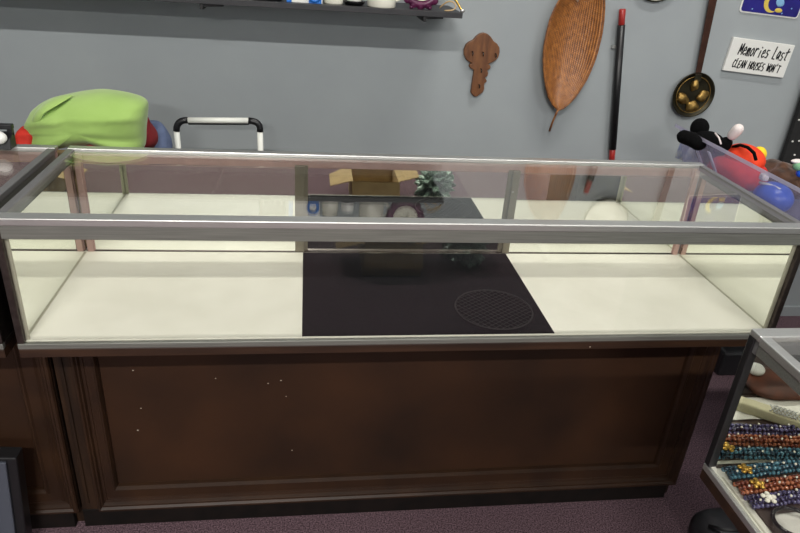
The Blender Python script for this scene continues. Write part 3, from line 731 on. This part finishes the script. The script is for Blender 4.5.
obj('highlight_arc', tube([(-.034+.004*k, .03-.010*k, .0345+.002*math.sin(k*.5)) for k in range(7)], .0045, 6), M['white'], t, True)  # highlight on top of the ball, modelled as a white arc
p = BX(781, 173, 2.06); t = thing('brown_plush_toy', 'shaggy dark brown soft toy at the bin\'s right side', 'plush toy', p)
obj('toy_body', blob((0.00, -.01, -.02), (.060, .095, .052), 36, 24, wob=.5, freq=20, seed=4), M['plush_brown'], t, True)
obj('toy_ear', blob((-.03, .07, .005), (.016, .016, .018), 20, 12, wob=.2, freq=25), M['plush_black'], t, True)
p = BX(798, 166, 2.02); t = thing('green_white_toy', 'small green and white toy at the right frame edge', 'toy', p)
obj('green_part', blob((0, 0, 0), (.016, .016, .014), wob=.2, freq=30), mat('mint_cloth', (120, 170, 130), .8), t, True)
obj('white_part', blob((-.004, .005, .012), (.020, .012, .007), wob=.2, freq=30), M['plush_white'], t, True)
obj('blue_part', blob((.010, -.008, -.02), (.014, .014, .012), wob=.2, freq=30), M['ballblue'], t, True)
p = BX(764, 177, 1.89); tag(obj('pale_soft_block', blob(p, (.010, .013, .011), power=3.5), M['plush_white'], None, True), 'small pale block between the red toy and blue ball', 'block')
# folded magazine at the far end of the bin
M['magblue'] = mat('magazine_print', (150, 160, 200), .4, noise=40, col2=(220, 222, 226), lo=.4, hi=.6)
a_ = BX(681, 150, 1.87); b_ = BX(694, 160, 1.87)
t = thing('magazine', 'blue and white magazine standing in the far end of the bin', 'magazine', (a_.x, a_.y, .885)); t.rotation_euler = (0, .12, .2)
obj('cover', bx(0, .004, -.14, .02, 0, .085), M['magblue'], t, bevel=.001)

# black rounded bag on the carpet under the near showcase
c_ = at(716, 534, Z=.06)
t = thing('black_bag', 'rounded black bag on the carpet by the nearer showcase', 'bag', (c_.x, c_.y, 0))
obj('bag_body', blob((0.02, -.02, .062), (.095, .085, .062), 32, 20, wob=.08, freq=9, power=2.7), mat('black_leather', (30, 30, 33), .45, noise=60, bump=.2), t, True)
obj('bag_strap', tube([(-.05, -.02, .118), (-.03, -.05, .135), (.02, -.06, .14), (.06, -.04, .122)], .005, 8), M['black'], t, True)

# ------------------------------------------------------------------ bracelets in the nearer showcase
cols = [('blue', (20, 52, 70), (74, 122, 140)), ('orange', (104, 42, 26), (176, 106, 74)), ('violet', (30, 27, 60), (88, 84, 124))]
M['bag'] = clear('cellophane', (.98, .98, .98), 1.3)
M['pearl'] = mat('pearl', (232, 228, 214), .2)
DZ = ZB+.001
M['bronze'] = mat('bronze_brown_tray', (58, 44, 36), .6, noise=20, col2=(44, 32, 27))
tag(obj('bracelet_tray', bx(1.335, 1.80, -.628, -.448, DZ, DZ+.004), M['bronze'], None, bevel=.001), 'flat brown tray under the three rows of bead strands', 'tray')
def bracelet(col, y, x0, label, tilt=0, ln=.36, dz=0):
    nm, ca, cb = col
    t = thing('bead_bracelet', label, 'bracelet', (x0, y, DZ+.004+dz), tilt, 'bead bracelets in the nearer showcase')
    bm = bmesh.new()
    for r_, (yo, zo) in enumerate(((-.010, .0045), (0, .0045), (.010, .0045), (-.005, .011), (.005, .011))):
        nb = int(ln/.0086)
        for k in range(nb):
            blob((k*.0086+.004*(r_ % 2), yo+.0008*math.sin(k), zo), (.0042, .0042, .0042), 8, 5, bm=bm)
    key = nm+'_bead'
    if key not in M: M[key] = mat(nm+'_glass_bead', ca, .18, noise=110, col2=cb, spec=.9, lo=.45, hi=.55)
    obj('beads', bm, M[key], t, True)
    bm = bmesh.new()
    for k in range(int(ln/.02)): blob((k*.02+.012, (-.006, .005, 0)[k % 3], .0155), (.0022, .0022, .0022), 6, 4, bm=bm)
    obj('glint_bead', bm, M['pearl'], t, True)  # small pale beads standing in for glints on the plastic bags
    bm = blob((.030, -.004, .017), (.006, .006, .004), 12, 8)
    for k in range(5): a = 2*PI*k/5; blob((.030+.009*math.cos(a), -.004+.009*math.sin(a), .016), (.0045, .0045, .003), 10, 6, bm=bm)
    obj('flower_clasp', bm, M['gold'] if nm != 'violet' else M['pearl'], t, True)
    return t
for col, pa, pb2, lb in ((0, (722, 475), (800, 466), 'teal blue bead strand with gold clasp, rearmost row nearest the mirror'),
                     (1, (734, 490), (800, 482), 'orange red bead strand in the middle between blue and violet ones'),
                     (2, (747, 504), (800, 497), 'violet bead strand with pearl clasp, front row of the three')):
    A_, B_ = at(*pa, Z=DZ+.006), at(*pb2, Z=DZ+.006)
    bracelet(cols[col], A_.y, max(A_.x, 1.330), lb, min(.12, math.atan2(B_.y-A_.y, B_.x-A_.x)))
M['tissue'] = mat('white_tissue', (214, 212, 204), .9, noise=12, col2=(200, 198, 190), bump=.4)
bm = bmesh.new(); g = []
for j in range(15): g.append([bm.verts.new((1.352+.42*i/24, -.618+.068*j/14, DZ+.006+.006*abs(mnoise.noise((i*.45, j*.45, 1))))) for i in range(25)])
for j in range(14):
    for i in range(24): bm.faces.new((g[j][i], g[j][i+1], g[j+1][i+1], g[j+1][i]))
o = obj('tissue_sheet', bm, M['tissue'], None, True); s = o.modifiers.new('t', 'SOLIDIFY'); s.thickness = .001
tag(o, 'crumpled white tissue sheet in front of the bead strands', 'tissue')
p = at(793, 522, Z=DZ+.014)
tag(obj('black_bangle', tube([(p.x+.034*math.cos(2*PI*i/36), p.y+.030*math.sin(2*PI*i/36)-.004, DZ+.0175) for i in range(36)], .0035, 8, closed=True), M['rubyblack'], None, True), 'thin black bangle lying on the white tissue', 'bangle')
# pieces seen in its mirror
MY = -.907+D-.014
def mir(px, py, z=DZ+.012): p = at(px, py, Z=z); return Vector((p.x, 2*MY-p.y, z))
M['velvet'] = mat('dark_brown_velvet', (38, 25, 20), 1, noise=30, col2=(26, 18, 15))
tag(obj('velvet_pad', bx(1.34, 2.70, -.885, -.632, DZ, DZ+.006), M['velvet'], None, bevel=.002), 'dark brown velvet pad covering the front of the nearer showcase deck', 'pad')
A_, B_ = mir(738, 399, DZ+.03), mir(815, 424, DZ+.03); cc = (A_+B_)/2; hl = (B_-A_).length/2
t = thing('leather_cuff', 'cream leather cuff with silver lattice buckle lying in the nearer showcase', 'cuff', (cc.x, cc.y-.006, DZ+.0075), math.atan2(B_.y-A_.y, B_.x-A_.x))
M['leather'] = mat('cream_leather', (184, 178, 148), .6, noise=30, col2=(168, 162, 132))
obj('strap', bx(-hl, hl, -.014, .014, 0, .022), M['leather'], t, bevel=.004)
bm = bmesh.new()
for i in range(-3, 4): tube([(i*.007+.02-.006, -.013, .0235), (i*.007+.02+.006, .013, .0235)], .0014, 5, bm); tube([(i*.007+.02+.006, -.013, .0245), (i*.007+.02-.006, .013, .0245)], .0014, 5, bm)
obj('lattice_buckle', bm, M['steel'], t)
q = mir(760, 376, DZ+.02)
t = thing('shell_dish', 'white round shell dish on an amber brown pad in the nearer showcase', 'dish', (q.x, max(q.y, -.80), DZ+.007))
obj('amber_pad', blob((0.05, .02, .008), (.09, .055, .012), wob=.2, freq=15, power=3), mat('amber_velvet', (98, 48, 24), .7, noise=20, col2=(60, 30, 18)), t, True)
obj('shell', blob((-.012, -.005, .028), (.018, .018, .012), wob=.1, freq=20), M['white'], t, True)

# ------------------------------------------------------------------ on the floor in front, seen only in the mirrored doors
t = thing('open_carton', 'open cardboard carton with raised flaps seen in the showcase mirror', 'carton', (1.02, -1.80, 0))
W_, D_, H_ = .145, .17, .17
bm = bx(-W_, W_, -D_, D_, 0, .008)
for a in ((-W_, W_, -D_, -D_+.006), (-W_, W_, D_-.006, D_), (-W_, -W_+.006, -D_, D_), (W_-.006, W_, -D_, D_)): bx(*a, 0, H_, bm)
obj('carton_body', bm, M['card'], t)
obj('flap', hexa([(-W_, D_-.006, H_), (W_, D_-.006, H_), (W_, D_, H_), (-W_, D_, H_), (-W_, D_+.05, H_-.10), (W_, D_+.05, H_-.10), (W_, D_+.056, H_-.10), (-W_, D_+.056, H_-.10)]), M['card'], t)
for s, dz_, wd_ in ((-1, -.05, .13), (1, .02, .13)):
    obj('flap', hexa([(s*W_, -D_+.02, H_-.004), (s*(W_+wd_), -D_+.06, H_+dz_-.004), (s*(W_+wd_), D_-.06, H_+dz_-.004), (s*W_, D_-.02, H_-.004), (s*W_, -D_+.02, H_), (s*(W_+wd_), -D_+.06, H_+dz_), (s*(W_+wd_), D_-.06, H_+dz_), (s*W_, D_-.02, H_)]), M['card'], t)
M['tinsel'] = mat('green_tinsel', (60, 110, 84), .35, .3, noise=90, col2=(190, 205, 196))
tag(obj('tinsel_bundle', blob((1.43, -1.86, .09), (.09, .14, .09), 60, 40, wob=1.1, freq=45), M['tinsel'], None, False), 'green and silver tinsel bundle right of the open carton', 'tinsel')
